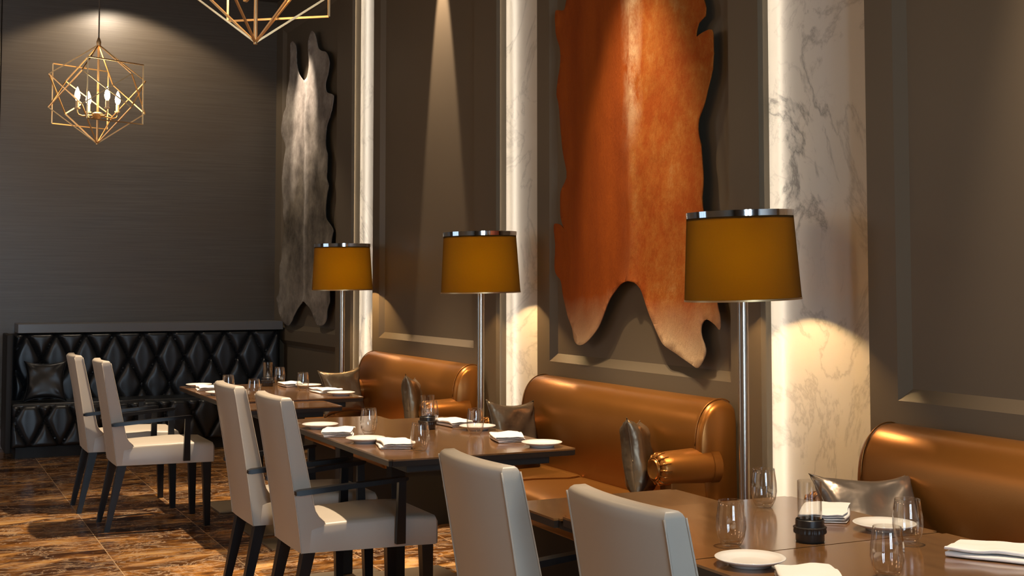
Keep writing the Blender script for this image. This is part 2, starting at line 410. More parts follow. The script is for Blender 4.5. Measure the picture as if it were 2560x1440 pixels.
HIDE_RUSSET = [(4.565, 2.607), (4.609, 2.548), (4.632, 2.494), (4.576, 2.503), (4.524, 2.505), (4.513, 2.452), (4.514, 2.391), (4.521, 2.321), (4.549, 2.252), (4.581, 2.182), (4.615, 2.127), (4.619, 2.066), (4.605, 2.002), (4.597, 1.918), (4.586, 1.831), (4.599, 1.745), (4.565, 1.596), (4.523, 1.440), (4.492, 1.319), (4.475, 1.267), (4.482, 1.212), (4.514, 1.232), (4.573, 1.254), (4.610, 1.229), (4.611, 1.182), (4.587, 1.128), (4.600, 1.088), (4.646, 1.042), (4.696, 1.052), (4.781, 1.079), (4.909, 1.121), (4.962, 1.163), (5.027, 1.254), (5.082, 1.333), (5.124, 1.384), (5.178, 1.414), (5.237, 1.420), (5.297, 1.407), (5.355, 1.372), (5.402, 1.330), (5.481, 1.236), (5.542, 1.171), (5.624, 1.118), (5.704, 1.095), (5.755, 1.113), (5.789, 1.180), (5.846, 1.242), (5.899, 1.334), (5.925, 1.422), (5.970, 1.456), (5.988, 1.505), (5.983, 1.614), (5.988, 1.714), (5.960, 1.728), (5.906, 1.715), (5.879, 1.693), (5.905, 1.755), (5.914, 1.811), (5.923, 1.894), (5.860, 1.966), (5.873, 2.062), (5.903, 2.175), (5.935, 2.283), (5.948, 2.373), (5.966, 2.421), (5.943, 2.508), (5.924, 2.550), (5.910, 2.660), (5.965, 2.751), (5.973, 2.857), (5.946, 2.871), (5.859, 2.854), (5.828, 2.903)]
HIDE_GREY = [(11.112, 3.606), (11.204, 3.578), (11.199, 3.445), (11.221, 3.327), (11.269, 3.160), (11.318, 3.041), (11.425, 2.973), (11.469, 2.866), (11.446, 2.789), (11.346, 2.668), (11.382, 2.545), (11.431, 2.398), (11.400, 2.303), (11.381, 2.150), (11.362, 1.995), (11.359, 1.914), (11.403, 1.772), (11.431, 1.649), (11.524, 1.568), (11.536, 1.509), (11.502, 1.331), (11.575, 1.280), (11.509, 1.169), (11.411, 1.109), (11.287, 1.057), (11.168, 1.039), (11.045, 1.078), (10.927, 1.151), (10.823, 1.223), (10.707, 1.259), (10.603, 1.243), (10.466, 1.187), (10.371, 1.115), (10.278, 1.074), (10.155, 1.068), (10.057, 1.113), (10.015, 1.176), (9.983, 1.216), (9.920, 1.268), (9.933, 1.346), (9.917, 1.541), (9.922, 1.746), (9.902, 1.817), (9.882, 1.845), (9.958, 1.904), (10.068, 1.961), (10.071, 2.054), (10.040, 2.145), (10.003, 2.215), (10.059, 2.285), (10.035, 2.363), (10.027, 2.471), (10.073, 2.532), (10.098, 2.645), (10.071, 2.735), (9.949, 2.823), (9.898, 2.925), (9.926, 2.962), (10.063, 2.997), (10.108, 3.037), (10.098, 3.093), (10.034, 3.167), (10.004, 3.245), (10.105, 3.339), (10.241, 3.375), (10.357, 3.433), (10.430, 3.552), (10.508, 3.594), (10.561, 3.576), (10.594, 3.494), (10.601, 3.310), (10.659, 3.224), (10.744, 3.194), (10.909, 3.279), (10.989, 3.393), (11.020, 3.546)]
HIDE_TOP = [(5.750, 2.950), (5.720, 3.120), (5.620, 3.300), (5.520, 3.420), (5.430, 3.400), (5.360, 3.270), (5.280, 3.300), (5.220, 3.420), (5.120, 3.400), (5.050, 3.270), (4.930, 3.100), (4.780, 2.980), (4.700, 2.860)]
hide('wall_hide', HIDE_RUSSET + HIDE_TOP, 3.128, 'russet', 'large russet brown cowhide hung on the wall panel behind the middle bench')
hide('wall_hide', HIDE_GREY, 3.130, 'greyhide', 'mottled grey cowhide hung on the far wall panel beside the end wall')

# ---------------------------------------------------------------- floor lamps
def make_lamp():
    t = empty('floor_lamp')
    link('base', lathe(bmesh.new(), [(0, 0), (.135, 0), (.14, .006), (.138, .018), (.03, .024), (0, .026)], 40), 'nickel', t, 40)
    link('pole', lathe(bmesh.new(), [(.0195, .02), (.0195, 1.43), (0, 1.43)], 24), 'nickel', t, 40)
    link('bulb_holder', lathe(bmesh.new(), [(0, 1.42), (.018, 1.42), (.02, 1.47), (0, 1.475)], 16), 'nickel', t, 40)
    link('bulb', lathe(bmesh.new(), [(0, 1.472), (.014, 1.48), (.03, 1.515), (.028, 1.54), (.012, 1.56), (0, 1.563)], 20), 'bulb', t, 180)
    sh = link('lamp_shade', lathe(bmesh.new(), [(.222, 0), (.203, .315), (.201, .315), (.220, 0), (.222, 0)], 64), 'shade', t, 50, (0, 0, 1.345))
    r1 = link('top_rim', lathe(bmesh.new(), [(.206, .315), (.2065, .338), (.200, .339), (.199, .315), (.206, .315)], 64), 'chrome', sh, 40); r1['label'] = 'polished chrome rim'
    link('bottom_rim', lathe(bmesh.new(), [(.2235, -.002), (.2235, .005), (.2185, .005), (.2185, -.002), (.2235, -.002)], 64), 'brass', sh, 40)
    link('top_diffuser', lathe(bmesh.new(), [(0, .306), (.2005, .306), (.2005, .309), (0, .309)], 64), 'matte_black', sh)
    bm = bmesh.new()
    for k in range(3):
        a = k*2*PI/3+.3; tube(bm, [(0, 0, .13), (.195*math.cos(a), .195*math.sin(a), .30)], .0025, 6)
    link('shade_carrier', bm, 'nickel', sh)
    return t
lamp0 = make_lamp()
for i, (x, y, dz, rx, lab) in enumerate((
        (2.9, 4.007, 0, 2.0, 'floor lamp with amber drum shade before the wide marble slab, nearest the viewer'),
        (2.9, 6.459, .014, 1.1, 'floor lamp with amber drum shade between the empty bay and the russet hide'),
        (2.9, 8.938, .02, .6, 'floor lamp with amber drum shade beside the grey hide, farthest back'))):
    L = lamp0 if i == 0 else copy_tree(lamp0)
    L.location = (x, y, 0)
    for ch in L.children:
        if ch.name.startswith('lamp_shade'):
            ch.location.z = 1.345 + dz; ch.rotation_euler = (0, math.radians(-rx), 0)
    tag(L, lab, 'lamp', 'floor lamps along the panelled wall')
    d = bpy.data.lights.new('lamp_glow', 'POINT'); d.energy = 165; d.color = (1, .63, .28); d.shadow_soft_size = .035
    o = bpy.data.objects.new('lamp_glow', d); COL.objects.link(o); o.location = (x, y, 1.52)

# ---------------------------------------------------------------- chairs
def chair_section(z, y_half, lean, t, bulge, n=10):
    """closed ring of the backrest at height z"""
    xr = -lean; pts = []
    for i in range(n+1):
        v = -1+2*i/n; pts.append((xr - bulge*(1-v*v) , v*y_half, z))
    for i in range(n+1):
        v = 1-2*i/n; pts.append((xr + t - bulge*.8*(1-v*v), v*y_half, z))
    return pts
def make_chair():
    t = empty('dining_chair')
    rings = []; N = 26
    TH = lambda s: .048+.030*(1-s)+.050*min(1, max(0, 1-(s-.165)/.13))**2
    for k in range(N+1):
        s = k/N; z = .37+s*.585
        lean = .09*s**1.15; th = TH(s)
        rings.append(chair_section(z, .188+.006*s, lean, th, .004+.020*s))
    # rounded top
    for dz, sh in ((.008, .004), (.013, .010)):
        rings.append(chair_section(.955+dz, .194-sh, .09-sh, .048-2*sh, .024))
    bm = bmesh.new(); loft(bm, rings)
    link('backrest', bm, 'cream_leather', t, 42)
    bm = bmesh.new(); R = []
    for k in range(9):
        s = k/8; x = .03+s*.51; hw = .188+.047*s
        if k == 8: x -= .0
        zt = .476+.010*math.sin(PI*s)+(.004 if s > .6 else 0); c_ = .014 if 0 < k < 8 else .022
        rg = [(x, -hw, .37), (x, -hw, zt-c_), (x, -hw+c_*.35, zt-c_*.3), (x, -hw+c_, zt)]
        for v in (-.6, -.2, .2, .6): rg.append((x, hw*v, zt+.010*(1-v*v)*math.sin(PI*min(1, s+.12))))
        rg += [(x, hw-c_, zt), (x, hw-c_*.35, zt-c_*.3), (x, hw, zt-c_), (x, hw, .37)]
        R.append(rg)
    last = [(p_[0]+.008, p_[1]*.97, min(p_[2], .462)) for p_ in R[-1]]; last = [(a, b, max(c_, .375)) for a, b, c_ in last]; R.append(last)
    loft(bm, R); link('seat', bm, 'cream_leather', t, 40)
    # piping down the rear and front edges of the back
    for s_ in (-1, 1):
        bm = bmesh.new()
        pr = [( -.09*(k/N)**1.15-.001, s_*(.190+.006*k/N), .37+k/N*.585) for k in range(N+1)]
        pf = [( -.09*(k/N)**1.15+TH(k/N)+.001, s_*(.190+.006*k/N), .37+k/N*.585) for k in range(5, N+1)]
        tube(bm, pr, .0022, 6); tube(bm, pf, .0022, 6)
        link('piping', bm, 'cream_leather', t, 180)
    for s_ in (-1, 1):
        bm = bmesh.new()      # rear leg, raked backwards
        loft(bm, [[(x+dx*h, s_*y+dy*h, z) for dx, dy in ((-1, -1), (1, -1), (1, 1), (-1, 1))] for x, y, z, h in ((-.045, .165, 0, .014), (.035, .158, .375, .024))])
        link('leg', bm, 'black_wood', t, 30)
        bm = bmesh.new()
        loft(bm, [[(x+dx*h, s_*y+dy*h, z) for dx, dy in ((-1, -1), (1, -1), (1, 1), (-1, 1))] for x, y, z, h in ((.512, .212, 0, .016), (.505, .205, .375, .024))])
        link('leg', bm, 'black_wood', t, 30)
        # arm: flat bar from the side of the back to a post on the seat side
        bm = bmesh.new()
        rg = []
        for k, (x, y, z, hw, hh) in enumerate(((-.035, .222, .606, .014, .007), (-.02, .222, .608, .018, .010), (.12, .236, .620, .019, .010), (.28, .250, .632, .019, .009), (.395, .256, .640, .018, .008), (.408, .256, .641, .014, .005))):
            rg.append([(x, s_*y+a*hw, z+b*hh) for a, b in ((-1, -1), (1, -1), (1, 1), (-1, 1))])
        loft(bm, rg)
        link('armrest', bm, 'black_wood', t, 30)
        bm = bmesh.new()
        loft(bm, [[(x+dx*h, s_*y+dy*.012, z) for dx, dy in ((-1, -1), (1, -1), (1, 1), (-1, 1))] for x, y, z, h in ((.385, .238, .385, .019), (.385, .252, .636, .015))])
        link('arm_post', bm, 'black_wood', t, 30)
    return t
chair0 = make_chair()
CH = [(1.045, 8.42, 0, 'cream dining armchair farthest back, half hidden behind the next chair on the left'),
      (1.115, 7.74, 0, 'cream dining armchair on the left, its whole brightly lit seat and legs in view'),
      (1.372, 5.62, 0, 'cream dining armchair at the middle table, only its back and arm end in view'),
      (1.400, 4.985, 0, 'cream dining armchair at the middle table with a bright patch of light on its seat'),
      (1.380, 2.945, 0, 'cream dining armchair back at the bottom centre, in front of the middle table corner'),
      (1.402, 2.265, 0, 'cream dining armchair back closest to the viewer, beside the right table')]
for i, (x, y, r, lab) in enumerate(CH):
    c_ = chair0 if i == 0 else copy_tree(chair0)
    c_.location = (x, y, 0); c_.rotation_euler.z = r
    tag(c_, lab, 'chair', 'cream armchairs along the tables')

# ---------------------------------------------------------------- tables
def make_table(name, x0, x1, y0, y1, z, peds, label, cat='table', th=.032, plates=None):
    t = empty(name, ((x0+x1)/2, (y0+y1)/2, 0)); cx_, cy_ = t.location.x, t.location.y
    top = nbox(x0-cx_, x1-cx_, y0-cy_, y1-cy_, z-.006, z, 0)
    # rounded plan corners
    es = [e for e in top.edges if abs(e.verts[0].co.z-e.verts[1].co.z) > .001]
    bmesh.ops.bevel(top, geom=es, offset=.014, segments=4, affect='EDGES')
    tt = link('tabletop', top, 'table_top', t)
    ed = nbox(x0-cx_+.001, x1-cx_-.001, y0-cy_+.001, y1-cy_-.001, z-.026, z-.0062, 0)
    es = [e for e in ed.edges if abs(e.verts[0].co.z-e.verts[1].co.z) > .001]
    bmesh.ops.bevel(ed, geom=es, offset=.013, segments=4, affect='EDGES')
    link('edge_band', ed, 'table_edge', t)
    link('subframe', nbox(x0-cx_+.09, x1-cx_-.09, y0-cy_+.06, y1-cy_-.06, z-.06, z-.0262, .004), 'matte_black', t)
    for px_, py_, bw, bl in peds:
        link('column', nbox(px_-cx_-.035, px_-cx_+.035, py_-cy_-.035, py_-cy_+.035, .012, z-.06, .004), 'matte_black', t)
        link('base_plate', nbox(px_-cx_-bw/2, px_-cx_+bw/2, py_-cy_-bl/2, py_-cy_+bl/2, 0, .012, .003), 'base_metal', t)
    tag(t, label, cat, 'dark wood dining tables' if name == 'dining_table' else 'narrow extension tables at the ends')
    return t
TZ = .76
make_table('dining_table', 1.585, 2.40, 6.98, 8.20, TZ, [(2.05, 7.25, .55, .40), (2.05, 8.05, .55, .40)], 'dark wood dining table farthest back, near the black tufted banquette')
make_table('dining_table', 1.62, 2.40, 4.42, 5.765, TZ, [(2.12, 4.75, .62, .40), (2.12, 5.70, .62, .44)], 'dark wood dining table in the middle, in front of the russet hide bench')
make_table('dining_table', 1.66, 2.445, 2.525, 3.155, TZ, [(2.05, 2.85, .5, .4)], 'dark wood dining table on the right with the black candle holder on it')
make_table('dining_table', 1.66, 2.445, 1.70, 2.519, TZ, [(2.05, 2.15, .5, .4)], 'dark wood dining table nearest the viewer, at the bottom right corner')
make_table('side_table', 1.62, 2.15, 6.60, 6.974, TZ-.010, [(1.95, 6.79, .34, .3)], 'narrow dark extension table at the near end of the farthest table')
make_table('side_table', 1.70, 2.14, 5.771, 6.03, TZ-.008, [(1.95, 5.96, .34, .1)], 'narrow dark extension table at the far end of the middle table')
make_table('side_table', 1.65, 2.235, 3.161, 3.47, TZ-.010, [(1.98, 3.33, .34, .24)], 'narrow dark extension table at the far end of the right table')

# ---------------------------------------------------------------- tableware
def make_glass():
    t = lathe(bmesh.new(), [(0, .0), (.020, 0), (.0245, .004), (.0335, .022), (.0375, .046), (.0365, .070), (.0325, .098), (.0308, .1105),
                            (.0300, .1110), (.0298, .1100), (.0312, .098), (.0352, .070), (.0362, .046), (.0322, .024), (.0230, .0125), (.010, .0095), (0, .009)], 40)
    return link('stemless_glass', t, 'glass', None, 180)
glass0 = make_glass()
GL = [(1.821, 5.232, 'clear stemless glass on the middle table behind the folded napkins, left side'),
      (1.812, 4.607, 'clear stemless glass at the near end of the middle table, by the napkin corner'),
      (2.190, 5.440, 'clear stemless glass on the middle table directly behind its candle holder, far side'),
      (2.223, 5.007, 'clear stemless glass on the middle table in front of a white plate, bench side'),
      (1.737, 7.506, 'clear stemless glass on the farthest table, seen just above a cream chair back'),
      (1.796, 7.126, 'clear stemless glass on the farthest table between two cream chair backs'),
      (2.202, 8.080, 'clear stemless glass at the far end of the farthest table, right of its candle holder'),
      (2.199, 7.536, 'clear stemless glass on the farthest table with a napkin seen through it'),
      (1.849, 2.613, 'clear stemless glass on the right table just behind a white plate, left side'),
      (2.255, 3.023, 'clear stemless glass on the right table in front of the lamp pole'),
      (2.258, 2.443, 'clear stemless glass on the right table overlapping a white plate, right side'),
      (1.960, 2.185, 'clear stemless glass cut off by the bottom edge at the right table')]
for i, (x, y, lab) in enumerate(GL):
    o = glass0 if i == 0 else copy_tree(glass0); o.location = (x, y, TZ+.0005)
    tag(o, lab, 'glass', 'stemless water glasses on the tables')
plate0 = link('bread_plate', lathe(bmesh.new(), [(0, .004), (.040, .003), (.044, 0), (.048, 0), (.050, .005), (.066, .010), (.0805, .017), (.0815, .0185), (.080, .0195),
                                           (.066, .0140), (.050, .0090), (.044, .0078), (0, .0075)], 48), 'porcelain', None, 180)
PL = [(1.700, 5.546, 'small white plate at the far left corner of the middle table'),
      (1.715, 4.966, 'small white plate on the middle table between two folded napkins'),
      (2.310, 5.179, 'small white plate on the middle table seen partly through a glass'),
      (2.301, 4.530, 'small white plate at the right corner of the middle table'),
      (1.690, 8.100, 'small white plate at the far left corner of the farthest table'),
      (1.678, 7.469, 'small white plate on the farthest table, cut off by a cream chair back'),
      (2.300, 7.760, 'small white plate on the farthest table in front of the dark cushion'),
      (2.310, 7.130, 'small white plate at the right corner of the farthest table'),
      (1.762, 2.416, 'small white plate on the right table in front of a glass, at its seam'),
      (2.333, 2.610, 'small white plate on the right table beside the pewter cushion')]
for i, (x, y, lab) in enumerate(PL):
    o = plate0 if i == 0 else copy_tree(plate0); o.location = (x, y, TZ+.0005); tag(o, lab, 'plate', 'white bread plates on the tables')

def make_napkin(seed, L=.205, W_=.125):
    """one cloth folded into four layers: a serpentine ribbon swept across its width"""
    rnd = random.Random(seed); bm = bmesh.new()
    path = []; lay = 4; hgt = .0048
    for k in range(lay):
        z = .0025+k*hgt; a, b = (-W_/2, W_/2) if k % 2 == 0 else (W_/2, -W_/2)
        sh = .004*rnd.uniform(-1, 1)
        for s in range(9): path.append((a+(b-a)*s/8 + (sh if 0 < s < 8 else sh), z))
        if k < lay-1:
            sx = 1 if b > 0 else -1
            for th in (.25, .5, .75): path.append((b + sx*hgt*.6*math.sin(PI*th)+sh, z+hgt*th))
    n = len(path); th_ = .0020; rings = []; NS = 14
    for j in range(NS+1):
        u = j/NS; y = (u-.5)*L; rg = []
        up = []; dn = []
        for i, (x, z) in enumerate(path):
            wz = .0045*z/.02*(1+noise.noise(Vector((x*22+seed*7, y*18, seed)))*1.3) if z > .006 else 0
            wy = .005*noise.noise(Vector((z*120+seed, x*12, 3)))
            bow = .006*math.sin(PI*u)*(z/.024)
            pz = z+wz*1.1+bow*.7
            i0, i1 = path[max(i-1, 0)], path[min(i+1, n-1)]
            tx, tz = i1[0]-i0[0], i1[1]-i0[1]; l_ = math.hypot(tx, tz) or 1; nx, nz = -tz/l_, tx/l_
            xs_ = x*(1-.06*abs(2*u-1)**3) + .009*noise.noise(Vector((y*9, seed*2, z*60))) + y*(.10+.9*z/.02*.12)*(1 if seed % 2 else -1)
            up.append((xs_+nx*th_/2, y+wy, max(pz+nz*th_/2, .0004))); dn.append((xs_-nx*th_/2, y+wy, max(pz-nz*th_/2, .0002)))
        rings.append(up+dn[::-1])
    loft(bm, rings)
    return link('folded_napkin', bm, 'linen', None, 60)
NP = [(1.697, 5.270, 1.35, 1, 'white folded napkin on the middle table between the two left plates'),
      (1.775, 4.790, 1.20, 2, 'white folded napkin near the front left corner of the middle table'),
      (2.290, 5.405, 1.75, 3, 'white folded napkin on the middle table beside the glass at the far bench side'),
      (2.270, 4.790, 1.45, 1, 'white folded napkin on the middle table next to the right corner plate'),
      (1.690, 7.850, 1.30, 2, 'white folded napkin by the far left plate of the farthest table'),
      (1.680, 7.199, 1.40, 3, 'white folded napkin on the farthest table touching a cream chair back in view'),
      (2.230, 7.920, 1.70, 1, 'white folded napkin at the far end of the farthest table behind a glass'),
      (2.290, 7.370, 1.50, 2, 'white folded napkin by the right corner plate of the farthest table'),
      (2.318, 2.830, .95, 3, 'white folded napkin on the right table behind the candle holder'),
      (2.345, 2.235, 2.05, 2, 'white folded napkin at the right edge, near the bench end of the right table'),
      (1.760, 2.200, 1.25, 1, 'white folded napkin cut off by the bottom edge, right of the nearest plate')]
protos = {}
for x, y, r, sd, lab in NP:
    if sd not in protos: protos[sd] = o = make_napkin(sd)
    else: o = copy_tree(protos[sd])
    o.location = (x, y, TZ+.0004); o.rotation_euler.z = r + PI/2; tag(o, lab, 'napkin', 'white folded napkins on the tables')

def make_candle():
    t = empty('candle_holder')
    link('base', lathe(bmesh.new(), [(0, 0), (.034, 0), (.0355, .003), (.0355, .054), (.0335, .056), (.0325, .052), (.0325, .030), (0, .030)], 40), 'candle_base', t, 40)
    bm = bmesh.new(); prof = []
    seg = 96; rings = []
    for r_, z in ((.0355, .020), (.039, .021), (.040, .026), (.0385, .032), (.041, .036), (.0355, .038)):
        rings.append([((r_+(.0014*math.cos(i*PI*.5) if r_ > .036 else 0))*math.cos(2*PI*i/seg), (r_+(.0014*math.cos(i*PI*.5) if r_ > .036 else 0))*math.sin(2*PI*i/seg), z) for i in range(seg)])
    loft(bm, rings, True, False); link('ribbed_collar', bm, 'candle_base', t, 60)
    link('glass_chimney', lathe(bmesh.new(), [(.0300, .034), (.0300, .150), (.0283, .150), (.0283, .034), (.0300, .034)], 40), 'glass', t, 50)
    link('wick_pin', lathe(bmesh.new(), [(.0016, .030), (.0016, .058), (0, .059)], 8), 'chrome', t)
    return t
candle0 = make_candle()
for i, (x, y, lab) in enumerate(((2.061, 2.575, 'black ribbed candle holder with glass chimney on the right table'),
                                 (2.120, 5.300, 'black candle holder with glass chimney in the middle of the centre table'),
                                 (2.098, 7.980, 'black candle holder with glass chimney on the farthest table'))):
    o = candle0 if i == 0 else copy_tree(candle0); o.location = (x, y, TZ+.0005); tag(o, lab, 'candle holder', 'candle holders on the tables')

# ---------------------------------------------------------------- tan leather benches
def sweep_y(bm, prof, ys, cap=True):
    """closed (x,z) profile swept along y; ys: list of (y, shrink)"""
    cx_ = sum(p_[0] for p_ in prof)/len(prof); cz_ = sum(p_[1] for p_ in prof)/len(prof)
    return loft(bm, [[(cx_+(x-cx_)*(1-s) + 0, y, cz_+(z-cz_)*(1-s)) for x, z in prof] for y, s in ys], True, cap)
def smooth_closed(pts, k=4):
    out = []; n = len(pts)
    for i in range(n):
        p0, p1, p2, p3 = (Vector(pts[(i+j) % n]) for j in (-1, 0, 1, 2))
        for s in range(k):
            t = s/k; out.append(tuple(.5*((2*p1) + (p2-p0)*t + (2*p0-5*p1+4*p2-p3)*t*t + (3*p1-p0-3*p2+p3)*t**3)))
    return out
def bolster(parent, x0, x1, yc, zc, cap_front=True):
    bm = bmesh.new(); seg = 28; rings = []
    for x, r_ in ((x0, .046), (x0+.006, .060), (x0+.022, .068), (x0+.06, .073), (x0+.16, .078), (x0+.28, .083), (x1-.03, .084), (x1-.008, .074), (x1, .05)):
        rings.append([(x, yc+r_*math.cos(2*PI*i/seg), zc+r_*.95*math.sin(2*PI*i/seg)) for i in range(seg)])
    loft(bm, rings); a = link('armrest', bm, 'tan_leather', parent, 60)
    bm = bmesh.new(); rings = [[(x, yc+r_*math.cos(2*PI*i/seg), zc+r_*math.sin(2*PI*i/seg)) for i in range(seg)] for x, r_ in ((x0-.006, .030), (x0-.010, .038), (x0-.004, .043), (x0+.006, .044))]
    loft(bm, rings); b = link('end_button', bm, 'tan_leather', a, 60)
    bm = bmesh.new(); tube(bm, [(x0-.003, yc+.046*math.cos(2*PI*i/seg), zc+.046*math.sin(2*PI*i/seg)) for i in range(seg)], .0025, 6, True); link('piping', bm, 'tan_leather', b, 180)
    bm = bmesh.new()   # gathered pleats around the button
    for i in range(0, 14):
        an = 2*PI*i/14; tube(bm, [(x0-.001, yc+.046*math.cos(an), zc+.046*math.sin(an)), (x0+.012, yc+.064*math.cos(an), zc+.062*math.sin(an)), (x0+.040, yc+.071*math.cos(an), zc+.068*math.sin(an))], [.005, .0055, .001], 6)
    link('pleats', bm, 'tan_leather', a, 180)
    # upholstered support below the roll
    link('arm_support', nbox(x0+.05, x1, yc-.045, yc+.045, .46, zc-.04, .012), 'tan_leather', parent, 40)
def make_bench(y0, y1, split, label, arms=(1, 1)):
    t = empty('bench_sofa', (0, 0, 0)); 
    prof = smooth_closed([(2.985, .44), (2.968, .54), (2.948, .66), (2.945, .76), (2.962, .845), (3.005, .905), (3.065, .928), (3.118, .912), (3.138, .86), (3.14, .65), (3.14, .46), (3.10, .43)], 4)
    bm = bmesh.new()
    sweep_y(bm, prof, [(y0, .16), (y0+.010, .07), (y0+.028, .02), (y0+.06, 0)] + [(y0+.06+(y1-y0-.12)*k/10, 0) for k in range(1, 10)] + [(y1-.06, 0), (y1-.028, .02), (y1-.010, .07), (y1, .16)])
    b = link('backrest', bm, 'tan_leather', t, 50)
    for yy in (y0+.034, y1-.034):
        bm = bmesh.new(); tube(bm, [(x-.001 if x < 3.0 else x, yy, z+.001) for x, z in prof if x < 3.12 and z > .46][:], .0028, 6); link('piping', bm, 'tan_leather', b, 180)
    cuts = [y0+.005] + split + [y1-.005]
    for k, (a, c_) in enumerate(zip(cuts, cuts[1:])):
        dz = .008 if k else 0
        sp_ = smooth_closed([(2.98, .345), (2.98, .468), (2.90, .474), (2.70, .482), (2.56, .476), (2.512, .455), (2.500, .41), (2.506, .36), (2.54, .345), (2.75, .345)], 3)
        bm = bmesh.new(); rings = []
        for y, s in ((a+.002, .04), (a+.012, .01), (a+.04, 0), ((a+c_)/2, 0), (c_-.04, 0), (c_-.012, .01), (c_-.002, .04)): rings.append((y, s))
        sweep_y(bm, [(x, z+(dz if z > .43 else 0)) for x, z in sp_], rings); o = link('seat_cushion', bm, 'tan_leather', t, 50)
        bm = bmesh.new(); tube(bm, [(2.505, a+.01, .452+dz), (2.505, c_-.01, .452+dz)], .003, 6); link('piping', bm, 'tan_leather', o, 180)
    link('plinth', nbox(2.62, 3.12, y0+.03, y1-.03, 0, .344, .004), 'matte_black', t)
    link('back_panel', nbox(3.05, 3.135, y0+.03, y1-.03, .3, .46), 'matte_black', t)
    if arms[0]: bolster(t, 2.76, 3.03, y0+.050, .655)
    if arms[1]: bolster(t, 2.70, 3.0, y1-.075, .655)
    tag(t, label, 'bench', 'tan leather benches against the wall bays')
    return t
make_bench(4.375, 6.06, [5.42], 'tan leather bench under the russet hide, behind the middle table')
make_bench(6.93, 8.74, [7.85], 'tan leather bench under the empty panel, behind the farthest table')
make_bench(1.20, 3.44, [2.30], 'tan leather bench at the right edge, behind the nearest table')

# ---------------------------------------------------------------- cushions
def make_cushion(size, thick, seed, mat, name='throw_cushion'):
    """square pillow: two puffed faces with pinched pointed corners and creases, lies in local XZ, normal -Y"""
    bm = bmesh.new(); N = 26; s2 = size/2; grid = {}
    for side in (1, -1):
        for i in range(N+1):
            for j in range(N+1):
                u, v = -1+2*i/N, -1+2*j/N
                if side == -1 and (i in (0, N) or j in (0, N)): grid[side, i, j] = grid[1, i, j]; continue
                pin = 1-.19*(1-v*v)*abs(u)**3; pin2 = 1-.19*(1-u*u)*abs(v)**3
                x, z = u*s2*pin, v*s2*pin2
                f = max(0, (1-u**4)*(1-v**4))**.55
                cr = 0
                for cu, cv in ((-1, -1), (1, -1), (-1, 1), (1, 1)):
                    d = math.hypot(u-cu, v-cv); an = math.atan2(v-cv, u-cu)
                    cr += .30*math.exp(-d*2.0)*math.sin(an*11+seed+cu*2)
                cr += .35*noise.noise(Vector((u*1.7+seed, v*1.7, side)))
                y = side*thick*f*(1+cr*.75)
                grid[side, i, j] = bm.verts.new((x, y, z))
        for i in range(N):
            for j in range(N):
                bm.faces.new((grid[side, i, j], grid[side, i+1, j], grid[side, i+1, j+1], grid[side, i, j+1]))
    o = link(name, bm, mat, None, 180)
    rim = [grid_pt for grid_pt in []]
    pts = []
    for i in range(N): pts.append((i, 0))
    for j in range(N): pts.append((N, j))
    for i in range(N, 0, -1): pts.append((i, N))
    for j in range(N, 0, -1): pts.append((0, j))
    P_ = []
    for i, j in pts:
        u, v = -1+2*i/N, -1+2*j/N
        P_.append((u*s2*(1-.19*(1-v*v)*abs(u)**3), 0, v*s2*(1-.19*(1-u*u)*abs(v)**3)))
    bm = bmesh.new(); tube(bm, P_, .0022, 6, True); link('seam', bm, mat, o, 180)
    return o
def place(o, bottom, yaw, tilt, roll, size):
    """stand a cushion on its lower edge: yaw about z, tilt back, roll in plane"""
    R_ = Matrix.Rotation(yaw, 4, 'Z') @ Matrix.Rotation(tilt, 4, 'X') @ Matrix.Rotation(roll, 4, 'Y')
    o.rotation_euler = R_.to_euler()
    lo = min((R_ @ Vector(v.co)).z for v in o.data.vertices)
    o.location = (bottom[0], bottom[1], bottom[2]-lo)
CU = [((2.775, 5.78, .488), .33, .050, 1, 'bronze', math.radians(18), math.radians(-12), math.radians(4), 'dark bronze cushion at the far end of the middle bench, facing the viewer'),
      ((2.815, 4.645, .486), .33, .055, 2, 'bronze', math.radians(50), math.radians(-8), math.radians(8), 'dark bronze cushion seen edge-on beside the near armrest of the middle bench'),
      ((2.75, 8.46, .495), .33, .050, 3, 'bronze', math.radians(8), math.radians(-14), math.radians(-3), 'dark bronze cushion at the far end of the farthest bench'),
      ((2.83, 7.31, .486), .34, .050, 4, 'bronze', math.radians(60), math.radians(-8), math.radians(8), 'dark bronze cushion seen edge-on beside the near armrest of the farthest bench'),
      ((2.77, 3.14, .490), .36, .055, 5, 'pewter', math.radians(-12), math.radians(-34), math.radians(2), 'creased pewter cushion on the right bench behind the folded napkin'),
      ((1.07, 11.18, .444), .34, .045, 6, 'black_leather', math.radians(-6), math.radians(-12), 0, 'smooth black leather cushion at the left end of the tufted banquette')]
for b_, sz, th, sd, mt, yw, ti, ro, lab in CU:
    o = make_cushion(sz, th, sd, mt); place(o, b_, yw, ti, ro, sz); tag(o, lab, 'cushion', 'cushions on the benches' if mt != 'black_leather' else None)

